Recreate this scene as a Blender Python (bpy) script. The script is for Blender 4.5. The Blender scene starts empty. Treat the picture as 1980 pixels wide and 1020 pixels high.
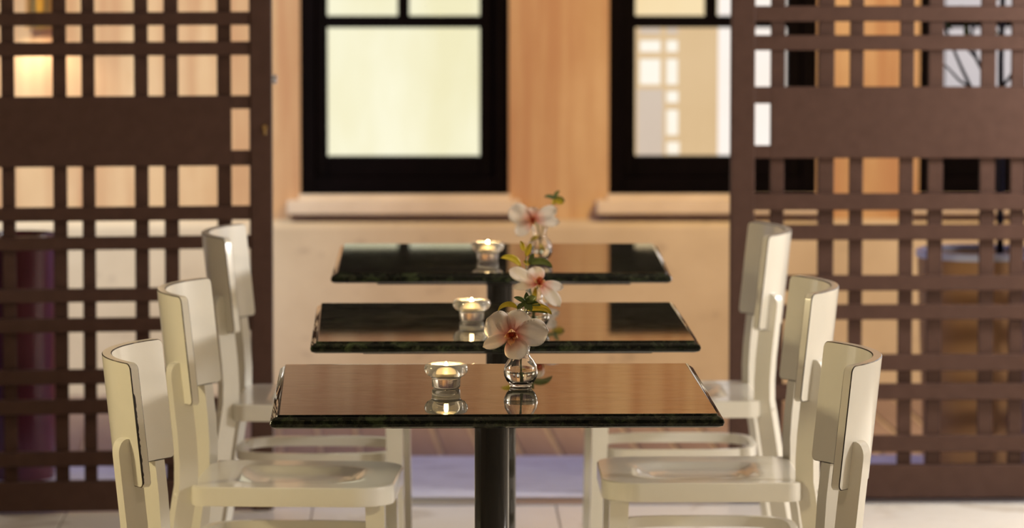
import bpy, bmesh, math, random
from mathutils import Vector, Matrix
random.seed(7)
sc = bpy.context.scene
COL = sc.collection
PI = math.pi

# ------------------------------------------------------------------ camera
F_PX = 8900.0
CAM_Z, YAW, PITCH, ROLL = 1.6413, 0.0211, 0.0924, 0.0006
cd = bpy.data.cameras.new('camera')
cam = bpy.data.objects.new('camera', cd); COL.objects.link(cam)
fw = Vector((math.sin(YAW)*math.cos(PITCH), math.cos(YAW)*math.cos(PITCH), -math.sin(PITCH)))
rt = Vector((math.cos(YAW), -math.sin(YAW), 0)); up = rt.cross(fw)
rt, up = rt*math.cos(ROLL)+up*math.sin(ROLL), up*math.cos(ROLL)-rt*math.sin(ROLL)
cam.matrix_world = Matrix(((rt.x, up.x, -fw.x, 0), (rt.y, up.y, -fw.y, 0), (rt.z, up.z, -fw.z, CAM_Z), (0, 0, 0, 1)))
cd.sensor_width = 36.0
cd.lens = F_PX*36.0/1980.0
cd.clip_start, cd.clip_end = 0.05, 200
cd.dof.use_dof = True
cd.dof.focus_distance = 7.45
cd.dof.aperture_fstop = 6.4
sc.camera = cam

# ------------------------------------------------------------------ world, lights, exposure
w = bpy.data.worlds.new('dusk_sky'); sc.world = w; w.use_nodes = True
bgn = w.node_tree.nodes['Background']
bgn.inputs[0].default_value = (0.27, 0.34, 0.80, 1); bgn.inputs[1].default_value = 0.95

def lamp(name, kind, loc, power, col, size=0.1, target=None, angle=None, blend=0.5, sizey=None):
    l = bpy.data.lights.new(name, kind); l.energy = power; l.color = col
    if kind == 'AREA':
        l.size = size
        if sizey: l.shape = 'RECTANGLE'; l.size_y = sizey
    else: l.shadow_soft_size = size
    if kind == 'SPOT':
        l.spot_size = math.radians(angle); l.spot_blend = blend
    o = bpy.data.objects.new(name, l); COL.objects.link(o); o.location = loc
    if target is not None:
        o.rotation_euler = (Vector(target)-Vector(loc)).to_track_quat('-Z', 'Y').to_euler()
    return o

# key and fill lights, unseen fittings added further down; added lights wash the facade
lamp('light_right_key', 'POINT', (3.30, 8.00, 1.45), 172, (1.0, 0.97, 0.94), 0.16)
lamp('light_right_gate_fill', 'POINT', (2.30, 10.85, 1.30), 106, (0.98, 0.98, 1.0), 0.16)  # added to brighten the right gate
lamp('light_left_warm', 'SPOT', (-1.80, 7.55, 1.36), 74, (1.0, 0.82, 0.46), 0.12, (0.0, 7.15, 0.62), 128, 0.4)
lamp('light_ceiling_fill', 'POINT', (0.15, 5.9, 2.45), 20, (1.0, 0.82, 0.60), 0.14)  # added fill for the flowers and camera-side faces
lamp('light_left_chair_fill', 'POINT', (-1.20, 8.9, 2.50), 12, (1.0, 0.95, 0.82), 0.1)  # added fill for the farthest left chair back
lamp('light_facade_a', 'SPOT', (0.45, 11.68, 3.12), 115, (1.0, 0.58, 0.21), 0.12, (0.45, 15.5, 0.35), 84, 0.8)
lamp('light_facade_b', 'SPOT', (2.05, 11.68, 3.12), 700, (1.0, 0.67, 0.24), 0.12, (1.90, 15.5, 0.75), 70, 0.8)
lamp('light_facade_c', 'SPOT', (-1.70, 11.68, 3.12), 850, (1.0, 0.97, 0.84), 0.12, (-1.75, 15.5, 1.05), 50, 0.9)

sc.view_settings.view_transform = 'Standard'
sc.view_settings.look = 'None'
sc.view_settings.gamma = 1.0
sc.view_settings.use_curve_mapping = False
sc.view_settings.exposure = 0.0

# ------------------------------------------------------------------ helpers
def tag(o, label=None, cat=None, group=None, kind=None):
    if label: o['label'] = label
    if cat: o['category'] = cat
    if group: o['group'] = group
    if kind: o['kind'] = kind
    return o

def link(o, parent=None):
    COL.objects.link(o)
    if parent: o.parent = parent
    return o

def empty(name, loc=(0, 0, 0), rz=0.0, **kw):
    o = bpy.data.objects.new(name, None); o.empty_display_size = 0.05
    o.location = loc; o.rotation_euler = (0, 0, rz)
    link(o); return tag(o, **kw)

def from_bm(name, bm, mats, parent=None, smooth=False, auto=None):
    bmesh.ops.recalc_face_normals(bm, faces=bm.faces)
    me = bpy.data.meshes.new(name); bm.to_mesh(me); bm.free()
    if not isinstance(mats, (list, tuple)): mats = [mats]
    for m in mats: me.materials.append(m)
    if smooth:
        for p in me.polygons: p.use_smooth = True
        if auto is not None: me.set_sharp_from_angle(angle=math.radians(auto))
    o = bpy.data.objects.new(name, me)
    return link(o, parent)

def bm_box(bm, x0, x1, y0, y1, z0, z1, bev=0.0, segs=1):
    r = bmesh.ops.create_cube(bm, size=1.0)
    vs = r['verts']
    for v in vs:
        v.co = Vector((x0 if v.co.x < 0 else x1, y0 if v.co.y < 0 else y1, z0 if v.co.z < 0 else z1))
    if bev:
        es = {e for v in vs for e in v.link_edges}
        bmesh.ops.bevel(bm, geom=list(es), offset=bev, segments=segs, affect='EDGES', profile=0.5)

def box(name, x0, x1, y0, y1, z0, z1, mat, parent=None, bev=0.0, segs=1):
    bm = bmesh.new(); bm_box(bm, x0, x1, y0, y1, z0, z1, bev, segs)
    return from_bm(name, bm, mat, parent)

def loft(bm, rings, cap0=True, cap1=True):
    R = [[bm.verts.new(p) for p in r] for r in rings]
    n = len(R[0])
    for a, b in zip(R, R[1:]):
        for i in range(n):
            bm.faces.new((a[i], a[(i+1) % n], b[(i+1) % n], b[i]))
    if cap0: bm.faces.new(R[0][::-1])
    if cap1: bm.faces.new(R[-1])
    return R

def lathe(bm, prof, n=40, closed=False, c=(0, 0, 0)):
    """prof = (r, z) list; closed joins last ring to the first (a hollow vessel)"""
    rings = []
    for r, z in prof:
        if r < 1e-6: rings.append([bm.verts.new((c[0], c[1], c[2]+z))])
        else: rings.append([bm.verts.new((c[0]+r*math.cos(2*PI*i/n), c[1]+r*math.sin(2*PI*i/n), c[2]+z)) for i in range(n)])
    pairs = list(zip(rings, rings[1:]))
    if closed: pairs.append((rings[-1], rings[0]))
    for a, b in pairs:
        if len(a) == 1 and len(b) == 1: continue
        for i in range(n):
            j = (i+1) % n
            if len(a) == 1: bm.faces.new((a[0], b[j], b[i]))
            elif len(b) == 1: bm.faces.new((a[i], a[j], b[0]))
            else: bm.faces.new((a[i], a[j], b[j], b[i]))

def tube(bm, pts, rads, n=8):
    pts = [Vector(p) for p in pts]
    if not isinstance(rads, (list, tuple)): rads = [rads]*len(pts)
    rings = []; prev = None
    for i, p in enumerate(pts):
        t = (pts[min(i+1, len(pts)-1)]-pts[max(i-1, 0)]).normalized()
        if prev is None:
            a = t.cross(Vector((0, 1, 0.13)));
            if a.length < 1e-4: a = t.cross(Vector((1, 0, 0)))
        else: a = prev-t*prev.dot(t)
        a.normalize(); prev = a; b = t.cross(a)
        rings.append([tuple(p+(a*math.cos(2*PI*k/n)+b*math.sin(2*PI*k/n))*rads[i]) for k in range(n)])
    loft(bm, rings)

# ------------------------------------------------------------------ materials
def mat(name, col, rough=0.5, **kw):
    m = bpy.data.materials.new(name); m.use_nodes = True
    b = m.node_tree.nodes['Principled BSDF']
    b.inputs['Base Color'].default_value = (*col, 1); b.inputs['Roughness'].default_value = rough
    for k, v in kw.items():
        b.inputs[k].default_value = (*v, 1) if isinstance(v, tuple) and 'Radius' not in k else v
    return m

class N:
    """tiny node helper"""
    def __init__(s, m): s.nt = m.node_tree; s.b = s.nt.nodes['Principled BSDF']
    def new(s, t, **kw):
        n = s.nt.nodes.new(t)
        for k, v in kw.items(): setattr(n, k, v)
        return n
    def l(s, a, b): s.nt.links.new(a, b)
    def coord(s, scale=(1, 1, 1), kind='Object', rot=(0, 0, 0)):
        t = s.new('ShaderNodeTexCoord'); mp = s.new('ShaderNodeMapping')
        mp.inputs['Scale'].default_value = scale; mp.inputs['Rotation'].default_value = rot
        s.l(t.outputs[kind], mp.inputs['Vector']); return mp.outputs['Vector']
    def noise(s, vec, scale, detail=4, rough=0.55, dist=0.0):
        n = s.new('ShaderNodeTexNoise'); n.inputs['Scale'].default_value = scale
        n.inputs['Detail'].default_value = detail; n.inputs['Roughness'].default_value = rough
        n.inputs['Distortion'].default_value = dist
        s.l(vec, n.inputs['Vector']); return n.outputs['Fac']
    def ramp(s, fac, stops):
        r = s.new('ShaderNodeValToRGB'); e = r.color_ramp.elements
        while len(e) < len(stops): e.new(0.5)
        for i, (p, c) in enumerate(stops):
            e[i].position = p; e[i].color = (*c, 1) if len(c) == 3 else c
        s.l(fac, r.inputs['Fac']); return r.outputs['Color']
    def mix(s, fac, a, b, mode='MIX'):
        x = s.new('ShaderNodeMix', data_type='RGBA', blend_type=mode)
        for sock, v in ((x.inputs[0], fac), (x.inputs[6], a), (x.inputs[7], b)):
            if hasattr(v, 'is_linked'): s.l(v, sock)
            elif isinstance(v, tuple): sock.default_value = (*v, 1)
            else: sock.default_value = v
        return x.outputs[2]
    def bump(s, h, strength=0.3, dist=0.01):
        b = s.new('ShaderNodeBump'); b.inputs['Strength'].default_value = strength
        b.inputs['Distance'].default_value = dist
        s.l(h, b.inputs['Height']); s.l(b.outputs['Normal'], s.b.inputs['Normal'])

def noisy(name, c0, c1, scale, rough, bump=0.0, stretch=(1, 1, 1), detail=5, lo=0.3, hi=0.7, **kw):
    m = mat(name, c0, rough, **kw); n = N(m)
    f = n.noise(n.coord(stretch), scale, detail)
    n.l(n.ramp(f, [(lo, c0), (hi, c1)]), n.b.inputs['Base Color'])
    if bump: n.bump(f, bump)
    return m

M = {}
# orange stucco facade: cloudy patches, vertical rain streaks
m = mat('orange_stucco', (0.62, 0.36, 0.19), 0.9); n = N(m)
f1 = n.noise(n.coord((1, 1, 1)), 1.6, 6, 0.6); f2 = n.noise(n.coord((9, 9, 0.55)), 1.3, 5, 0.6); f3 = n.noise(n.coord((1, 1, 1)), 60, 3)
c = n.ramp(f1, [(0.3, (0.55, 0.36, 0.185)), (0.55, (0.66, 0.47, 0.265)), (0.75, (0.71, 0.53, 0.32))])
c = n.mix(n.ramp(f2, [(0.40, (0, 0, 0)), (0.62, (0.8, 0.8, 0.8))]), c, (0.49, 0.27, 0.14))
n.l(c, n.b.inputs['Base Color']); n.bump(f3, 0.25, 0.004); M['stucco'] = m
# limestone plinth, sill, step
m = mat('plinth_stone', (0.5, 0.4, 0.28), 0.85); n = N(m)
f1 = n.noise(n.coord(), 3.0, 6, 0.6); f2 = n.noise(n.coord((1, 1, 1.6)), 9.0, 4, 0.5)
c = n.ramp(f1, [(0.3, (0.56, 0.47, 0.33)), (0.7, (0.68, 0.59, 0.43))])
c = n.mix(n.ramp(f2, [(0.62, (0, 0, 0)), (0.74, (0.6, 0.6, 0.6))]), c, (0.34, 0.27, 0.20))
n.l(c, n.b.inputs['Base Color']); n.bump(f2, 0.25, 0.006); M['plinth'] = m
M['sill'] = noisy('sill_stone', (0.66, 0.56, 0.42), (0.78, 0.68, 0.53), 5, 0.7, 0.15)
m = mat('step_stone', (0.5, 0.5, 0.52), 0.75); n = N(m)
f1 = n.noise(n.coord((1, 1, 1)), 4.0, 6, 0.62); f2 = n.noise(n.coord((0.8, 2.0, 1)), 7.0, 5, 0.6)
c = n.ramp(f1, [(0.3, (0.76, 0.73, 0.74)), (0.7, (0.90, 0.88, 0.90))])
c = n.mix(n.ramp(f2, [(0.55, (0, 0, 0)), (0.7, (0.75, 0.75, 0.75))]), c, (0.42, 0.38, 0.36))
n.l(c, n.b.inputs['Base Color']); n.bump(f2, 0.5, 0.01); M['step'] = m
M['plank'] = noisy('brown_paving', (0.27, 0.19, 0.15), (0.36, 0.27, 0.22), 6, 0.8, 0.2, (1, 0.3, 1))
M['joint'] = noisy('pale_joint_mortar', (0.50, 0.42, 0.32), (0.58, 0.50, 0.40), 8, 0.9, 0.2)
m = mat('beige_floor_tile', (0.6, 0.5, 0.38), 0.35); n = N(m)
f1 = n.noise(n.coord(), 2.2, 6, 0.6); f2 = n.noise(n.coord(), 5.0, 3, 0.5, 0.6)
c = n.ramp(f1, [(0.3, (0.80, 0.72, 0.60)), (0.7, (0.88, 0.82, 0.72))])
c = n.mix(n.ramp(f2, [(0.58, (0, 0, 0)), (0.66, (0.5, 0.5, 0.5))]), c, (0.42, 0.32, 0.21))
n.l(c, n.b.inputs['Base Color']); M['tile'] = m
M['grout'] = mat('tile_grout', (0.36, 0.30, 0.24), 0.9)
M['room_wall'] = noisy('room_plaster', (0.28, 0.23, 0.17), (0.33, 0.27, 0.20), 3, 0.9)
M['ceiling'] = noisy('ceiling_plaster', (0.44, 0.38, 0.30), (0.49, 0.43, 0.34), 3, 0.9)
M['gate'] = noisy('brown_gate_paint', (0.062, 0.0295, 0.0190), (0.076, 0.0375, 0.0250), 30, 0.6, 0.04, **{'Specular IOR Level': 0.2})
M['frame'] = noisy('black_window_paint', (0.0020, 0.0012, 0.0016), (0.0035, 0.002, 0.0026), 14, 0.7, **{'Specular IOR Level': 0.05})
M['steel'] = mat('brushed_steel', (0.55, 0.55, 0.57), 0.35, Metallic=1.0)
M['brass'] = noisy('old_brass', (0.35, 0.22, 0.08), (0.5, 0.34, 0.14), 40, 0.4, Metallic=1.0)
M['black'] = mat('satin_black_metal', (0.006, 0.006, 0.006), 0.22, **{'Coat Weight': 0.4})
M['board'] = mat('black_support_board', (0.006, 0.005, 0.006), 0.5)
# dark green marble
m = mat('dark_green_marble', (0.02, 0.025, 0.016), 0.05, **{'IOR': 1.45}); n = N(m)
v = n.coord((1, 1, 1)); f1 = n.noise(v, 22, 8, 0.7, 0.7); f2 = n.noise(v, 75, 5, 0.65)
c = n.ramp(f1, [(0.42, (0.0015, 0.002, 0.0015)), (0.56, (0.005, 0.008, 0.004)), (0.68, (0.05, 0.07, 0.028)), (0.8, (0.10, 0.12, 0.06))])
c = n.mix(n.ramp(f2, [(0.5, (0, 0, 0)), (0.72, (0.7, 0.7, 0.7))]), c, (0.055, 0.060, 0.035))
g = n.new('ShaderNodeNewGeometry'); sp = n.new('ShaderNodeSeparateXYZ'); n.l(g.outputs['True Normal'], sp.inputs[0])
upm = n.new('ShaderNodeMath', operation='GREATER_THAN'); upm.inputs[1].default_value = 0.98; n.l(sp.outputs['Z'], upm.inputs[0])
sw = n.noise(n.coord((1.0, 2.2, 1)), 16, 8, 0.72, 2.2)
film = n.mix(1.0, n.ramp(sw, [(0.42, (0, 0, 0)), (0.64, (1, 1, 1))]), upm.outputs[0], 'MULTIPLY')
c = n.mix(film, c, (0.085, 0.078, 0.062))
n.l(c, n.b.inputs['Base Color'])
f3 = n.noise(n.coord((3, 26, 1)), 5, 6, 0.6, 0.5)
rr = n.new('ShaderNodeMapRange'); rr.inputs['To Min'].default_value = 0.008; rr.inputs['To Max'].default_value = 0.04
n.l(f3, rr.inputs['Value']); n.l(rr.outputs[0], n.b.inputs['Roughness'])
f4 = n.noise(n.coord((1.2, 7, 1)), 9, 7, 0.68, 0.9); sr = n.new('ShaderNodeMapRange')
for k_, v_ in (('From Min', 0.32), ('From Max', 0.68), ('To Min', 0.10), ('To Max', 0.46)): sr.inputs[k_].default_value = v_
n.l(f4, sr.inputs['Value']); n.l(sr.outputs[0], n.b.inputs['Specular IOR Level']); M['marble'] = m
# cream chair paint, and the dark wood showing along rubbed edges
m = mat('cream_gloss_paint', (0.66, 0.60, 0.48), 0.28, **{'Coat Weight': 0.6, 'Coat Roughness': 0.08}); n = N(m)
f = n.noise(n.coord(), 5, 5, 0.6); f2 = n.noise(n.coord(), 46, 2)
c = n.ramp(f, [(0.3, (0.72, 0.69, 0.60)), (0.7, (0.78, 0.75, 0.66))])
c = n.mix(n.ramp(f2, [(0.80, (0, 0, 0)), (0.83, (1, 1, 1))]), c, (0.10, 0.06, 0.03))
n.l(c, n.b.inputs['Base Color']); M['paint'] = m
m = mat('rubbed_edge_wood', (0.02, 0.012, 0.008), 0.6); n = N(m)
f = n.noise(n.coord(), 16, 5, 0.6)
n.l(n.ramp(f, [(0.54, (0.022, 0.012, 0.008)), (0.66, (0.26, 0.20, 0.13))]), n.b.inputs['Base Color']); M['edge'] = m
M['glass'] = mat('clear_glass', (1, 1, 1), 0.0, **{'Transmission Weight': 1.0, 'IOR': 1.47})
M['hazyglass'] = mat('pressed_glass', (1, 0.97, 0.9), 0.0, **{'Transmission Weight': 0.84, 'IOR': 1.47})
M['pane'] = mat('window_glass', (1, 1, 1), 0.0, **{'Transmission Weight': 1.0, 'IOR': 1.2})
M['water'] = mat('water', (0.93, 0.96, 0.9), 0.0, **{'Transmission Weight': 1.0, 'IOR': 1.33})
M['wax'] = mat('candle_wax', (0.95, 0.86, 0.62), 0.4)
M['tin'] = mat('tealight_tin', (0.75, 0.73, 0.7), 0.3, Metallic=1.0)
M['wick'] = mat('wick', (0.02, 0.015, 0.01), 0.9)
M['flame'] = mat('candle_flame', (1, 0.8, 0.4), 0.5, **{'Emission Color': (1.0, 0.72, 0.34), 'Emission Strength': 160.0})
def petal_mat(name, base, mid, tip, stops, **kw):
    m = mat(name, tip, 0.5, **kw); n = N(m)
    t = n.new('ShaderNodeTexCoord'); s = n.new('ShaderNodeSeparateXYZ'); n.l(t.outputs['Object'], s.inputs[0])
    mr = n.new('ShaderNodeMapRange'); mr.inputs['From Max'].default_value = 0.05; n.l(s.outputs['X'], mr.inputs['Value'])
    c = n.ramp(mr.outputs[0], list(zip(stops, (base, mid, tip))))
    n.l(c, n.b.inputs['Base Color'])
    tl = n.new('ShaderNodeBsdfTranslucent'); n.l(c, tl.inputs['Color']); ms = n.new('ShaderNodeMixShader'); ms.inputs[0].default_value = 0.35
    out = next(q for q in n.nt.nodes if q.type == 'OUTPUT_MATERIAL')
    n.l(n.b.outputs[0], ms.inputs[1]); n.l(tl.outputs[0], ms.inputs[2]); n.l(ms.outputs[0], out.inputs['Surface']); return m
M['petal'] = petal_mat('orchid_petal', (0.80, 0.22, 0.14), (0.92, 0.66, 0.56), (0.93, 0.87, 0.80), (0.04, 0.24, 0.52))
M['lip'] = petal_mat('orchid_lip', (0.70, 0.12, 0.05), (0.86, 0.42, 0.22), (0.88, 0.60, 0.30), (0.02, 0.16, 0.36))
M['leaf'] = noisy('green_leaf', (0.05, 0.085, 0.014), (0.13, 0.17, 0.03), 35, 0.4)
M['yleaf'] = noisy('yellow_green_leaf', (0.45, 0.36, 0.015), (0.75, 0.55, 0.03), 30, 0.4)
M['stem'] = noisy('green_stem', (0.10, 0.13, 0.03), (0.17, 0.19, 0.05), 40, 0.5)
M['brownpot'] = noisy('brown_pot_glaze', (0.42, 0.20, 0.065), (0.55, 0.29, 0.11), 4, 0.45, 0.05, (1, 1, 0.4))
M['whiterim'] = mat('white_pot_rim', (0.75, 0.75, 0.80), 0.4)
M['maroon'] = noisy('maroon_pot_glaze', (0.07, 0.010, 0.014), (0.10, 0.018, 0.022), 5, 0.25)
M['soil'] = noisy('dark_soil', (0.05, 0.012, 0.008), (0.09, 0.03, 0.02), 30, 0.95, 0.6)
M['bark'] = noisy('dark_bark', (0.012, 0.009, 0.010), (0.03, 0.022, 0.02), 40, 0.6, 0.2)
M['gold'] = mat('gold_ribbed_metal', (0.62, 0.40, 0.10), 0.3, Metallic=1.0)
M['lampwhite'] = mat('lit_lamp_glass', (1, 0.95, 0.85), 0.5, **{'Emission Color': (1.0, 0.86, 0.62), 'Emission Strength': 3.0})
def lit(name, c0, c1, strength, scale=3.0, stretch=(1, 1, 1)):
    m = mat(name, (0.0, 0.0, 0.0), 0.9, **{'Emission Strength': strength, 'Specular IOR Level': 0.0}); n = N(m)
    f = n.noise(n.coord(stretch), scale, 4, 0.5)
    n.l(n.ramp(f, [(0.35, c0), (0.65, c1)]), n.b.inputs['Emission Color']); return m
M['curtain'] = lit('lit_cream_curtain', (0.90, 0.84, 0.54), (1.0, 0.97, 0.74), 1.02, 1.6, (-2.2, 1, 0.7))
M['blind'] = lit('glowing_reflection_beige', (0.72, 0.50, 0.27), (0.78, 0.56, 0.32), 1.0, 1.5)  # glow in place of the reflection in the second window
M['reflpane'] = lit('glowing_reflection_square', (1.0, 0.90, 0.74), (1.0, 0.95, 0.84), 1.05, 2)
M['reflgrey'] = lit('glowing_reflection_grey', (0.66, 0.53, 0.42), (0.70, 0.58, 0.47), 1.0, 2)
M['reflwhite'] = lit('glowing_reflection_white', (1.0, 0.88, 0.78), (1.0, 0.93, 0.86), 1.05, 2)
M['reflcream'] = lit('glowing_reflection_cream', (0.95, 0.72, 0.40), (0.98, 0.78, 0.47), 1.0, 2)
M['reflsky'] = lit('glowing_sky_reflection', (0.58, 0.53, 0.54), (0.66, 0.60, 0.60), 1.0, 2)  # glow in place of sky reflected in the third window

# ------------------------------------------------------------------ structure: room
STREET = -0.233
fl = box('floor', -2.7, 3.7, -1.6, 11.26, -0.20, -0.006, M['grout']); tag(fl, kind='structure')
T = 0.60
for i in range(10):
    for j in range(12):
        x0 = -2.654+i*T; y0 = 10.66-j*T
        if y0 < 4.0: continue
        box('floor_tile', x0+0.002, x0+T-0.002, y0+0.002, y0+T-0.002, -0.02, 0.0, M['tile'], fl, 0.0015)
box('floor_tile', -2.654, 3.7, -1.6, 4.055, -0.02, 0.0, M['tile'], fl)
tag(box('wall_left', -2.8, -2.7, -1.6, 11.5, -0.2, 2.9, M['room_wall']), kind='structure')
tag(box('wall_right', 3.7, 3.8, -1.6, 11.5, -0.2, 2.9, M['room_wall']), kind='structure')
tag(box('wall_rear', -2.8, 3.8, -1.7, -1.6, -0.2, 2.9, M['room_wall']), kind='structure')
tag(box('ceiling', -2.8, 3.8, -1.7, 11.5, 2.9, 3.0, M['ceiling']), kind='structure')
wf = box('wall_front', -2.7, 3.7, 11.25, 11.45, 2.17, 2.9, M['room_wall']); tag(wf, kind='structure')
box('pier', -2.7, -1.33, 11.25, 11.45, -0.2, 2.17, M['room_wall'], wf)
box('pier', 1.76, 3.7, 11.25, 11.45, -0.2, 2.17, M['room_wall'], wf)

# sliding-gate threshold: a steel track sunk between floor and stone step
th = empty('door_threshold', (0, 11.26, 0), label='grey metal threshold track set in the floor between tiles and stone step', cat='threshold')
box('track_strip', -1.325, 1.755, 0.0, 0.062, -0.02, 0.004, M['steel'], th, 0.001)
box('track_groove', -1.325, 1.755, 0.062, 0.10, -0.03, -0.008, M['board'], th)
box('track_strip', -1.325, 1.755, 0.10, 0.125, -0.02, 0.003, M['steel'], th, 0.001)
# stone step outside
st = empty('stone_step', (0, 11.385, 0), kind='structure')
xs = [-2.7, -1.55, -0.42, 0.86, 1.93, 2.9, 3.9]
for a, b in zip(xs, xs[1:]):
    bm = bmesh.new(); bm_box(bm, a+0.003, b-0.003, 0.0, 0.80, -0.25, 0.0, 0.012, 3)
    from_bm('stone_slab', bm, M['step'], st, True, 40)

# street: long paving strips
pv = box('pavement', -4.0, 5.0, 12.185, 15.6, STREET-0.2, STREET-0.012, M['joint']); tag(pv, kind='structure')
k = 0
for i in range(-30, 42):
    x0 = i*0.122+0.005
    if x0 < -3.4 or x0 > 4.6: continue
    bm = bmesh.new(); bm_box(bm, -0.052, 0.052, -0.80, 0.80, -0.03, 0.0, 0.005)
    for yy in (13.03, 14.65):
        o = from_bm('paving_strip', bm.copy(), M['plank'], pv)
        o.location = (x0+(14.3-yy)*0.042, yy, STREET+random.uniform(-0.002, 0.002)); o.rotation_euler = (0, 0, math.radians(2.4))
    bm.free()

# facade wall with three window openings
YW = 15.5
WZ0, WZ1 = 0.442, 1.488
WX = [-0.387, 0.654, 1.703]; WW = 0.7035
wall = box('wall_back', -4.5, WX[0], YW, YW+0.3, STREET-0.1, 4.2, M['stucco']); tag(wall, kind='structure')
edges = [(WX[0]+WW, WX[1]), (WX[1]+WW, WX[2]), (WX[2]+WW, 5.5)]
for a, b in edges: box('wall_pier', a, b, YW, YW+0.3, STREET-0.1, 4.2, M['stucco'], wall)
for x in WX:
    box('wall_below_window', x, x+WW, YW, YW+0.3, STREET-0.1, WZ0, M['stucco'], wall)
    box('wall_above_window', x, x+WW, YW, YW+0.3, WZ1, 4.2, M['stucco'], wall)
ev = box('added_sky_shade', -4.5, 5.5, 13.3, YW, 3.55, 3.70, M['room_wall']); tag(ev, kind='structure')  # unseen slab added to keep skylight off the facade
bm = bmesh.new()
rings = []
for x in (-4.5, 5.5):
    rings.append([(x, YW+0.01, STREET-0.1), (x, YW-0.045, STREET-0.1), (x, YW-0.045, 0.330), (x, YW-0.036, 0.348), (x, YW-0.020, 0.356), (x, YW+0.01, 0.358)])
loft(bm, rings); tag(from_bm('baseboard_back', bm, M['plinth'], None), kind='structure')

def window(idx, x, backing):
    o = empty('window_%d' % idx, (x, YW, WZ0), kind='structure')
    yf, yb = 0.045, 0.13
    H = WZ1-WZ0
    pz0, pz1 = 0.122, 0.5585      # large pane
    uz0, uz1 = 0.597, 0.779       # upper panes
    px0, px1 = 0.091, 0.606
    box('frame_stile', 0, 0.050, yf-0.02, yb, 0, H, M['frame'], o, 0.003)
    box('frame_stile', WW-0.050, WW, yf-0.02, yb, 0, H, M['frame'], o, 0.003)
    box('frame_rail', 0.050, WW-0.050, yf-0.02, yb, 0, 0.055, M['frame'], o, 0.003)
    box('head_panel', 0.050, WW-0.050, yf-0.01, yb, uz1+0.045, H, M['frame'], o, 0.003)
    box('sash_stile', 0.050, px0, yf+0.005, yb, 0.055, uz1+0.045, M['frame'], o, 0.003)
    box('sash_stile', px1, WW-0.050, yf+0.005, yb, 0.055, uz1+0.045, M['frame'], o, 0.003)
    box('sash_rail', px0, px1, yf+0.005, yb, 0.055, pz0, M['frame'], o, 0.003)
    box('glazing_bar', px0, px1, yf+0.008, yb, pz1, uz0, M['frame'], o, 0.003)
    box('sash_rail', px0, px1, yf+0.005, yb, uz1, uz1+0.045, M['frame'], o, 0.003)
    box('glazing_bar', 0.328, 0.368, yf+0.008, yb, uz0, uz1, M['frame'], o, 0.003)
    box('pane', px0, px1, 0.085, 0.089, pz0, pz1, M['pane'], o)
    box('pane', px0, 0.328, 0.085, 0.089, uz0, uz1, M['pane'], o)
    box('pane', 0.368, px1, 0.085, 0.089, uz0, uz1, M['pane'], o)
    s = box('sill', -0.044, WW+0.036, -0.075, 0.05, -0.064, -0.0175, M['sill'], o, 0.006, 2)
    box('sill_bed', -0.005, WW+0.005, -0.02, 0.06, -0.0175, 0.0, M['sill'], o)
    box('opening_back', 0, WW, 0.285, 0.29, 0, H, M['frame'], o)
    return o
for i, x in enumerate(WX): window(i+1, x, None)
# curtain behind the first window: real folds
bm = bmesh.new()
nx = 120; top = []; bot = []
for i in range(nx+1):
    u = i/nx; x = WX[0]+0.03+u*(WW-0.06)
    dy = 0.010*math.sin(u*62+1.3*math.sin(u*9))+0.006*math.sin(u*23+1)
    top.append(bm.verts.new((x, YW+0.18+dy, WZ0+0.85))); bot.append(bm.verts.new((x, YW+0.18+dy*1.2, WZ0+0.03)))
for i in range(nx): bm.faces.new((bot[i], bot[i+1], top[i+1], top[i]))
o = from_bm('curtain', bm, M['curtain'], None, True)
tag(o, 'glowing cream curtain filling the first window between the gates', 'curtain')
# glowing panel standing in for the lattice and room reflected in the second window
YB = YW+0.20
dv = empty('lit_reflection', (WX[1], YB, WZ0), label='glowing beige panel with white squares in place of a lattice reflection, behind the half hidden window', cat='pane_reflection')
box('reflection_panel', 0.02, WW-0.02, 0.0, 0.02, 0.02, 0.85, M['blind'], dv)  # beige glow in place of the reflection, not a blind
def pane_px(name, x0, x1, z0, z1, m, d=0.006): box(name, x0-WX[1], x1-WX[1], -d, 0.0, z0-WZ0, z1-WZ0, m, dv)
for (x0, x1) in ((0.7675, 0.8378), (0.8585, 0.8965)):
    pane_px('reflection_square', x0, x1, 0.9125, 0.9515, M['reflpane'])
    pane_px('reflection_square', x0, x1, 0.8010, 0.8880, M['reflpane'])
    pane_px('reflection_square', x0, x1, 0.9720, 0.9930, M['reflgrey'])
pane_px('reflection_square', 0.8600, 0.8985, 0.7392, 0.7782, M['reflpane'])
pane_px('reflection_square', 0.8600, 0.8985, 0.6277, 0.7145, M['reflpane'])
pane_px('reflection_square', 0.8610, 0.9030, 0.5639, 0.6047, M['reflpane'])
pane_px('reflection_grey', 0.7600, 0.8480, 0.545, 0.7853, M['reflgrey'], 0.004)
pane_px('reflection_cream', 0.700, 1.0350, 1.02, 1.29, M['reflcream'], 0.004)
pane_px('reflection_white', 1.0350, 1.340, 0.47, 1.28, M['reflwhite'], 0.004)
o = box('window_blind', WX[2]+0.03, WX[2]+WW-0.03, YW+0.18, YW+0.19, WZ0+0.03, WZ0+0.85, M['reflsky'])  # glowing panel added for the sky reflected in this window
tag(o, 'pale grey glowing panel for reflected sky behind the window seen through the right gate', 'blind')  # added panel for reflected sky, not a blind

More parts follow.
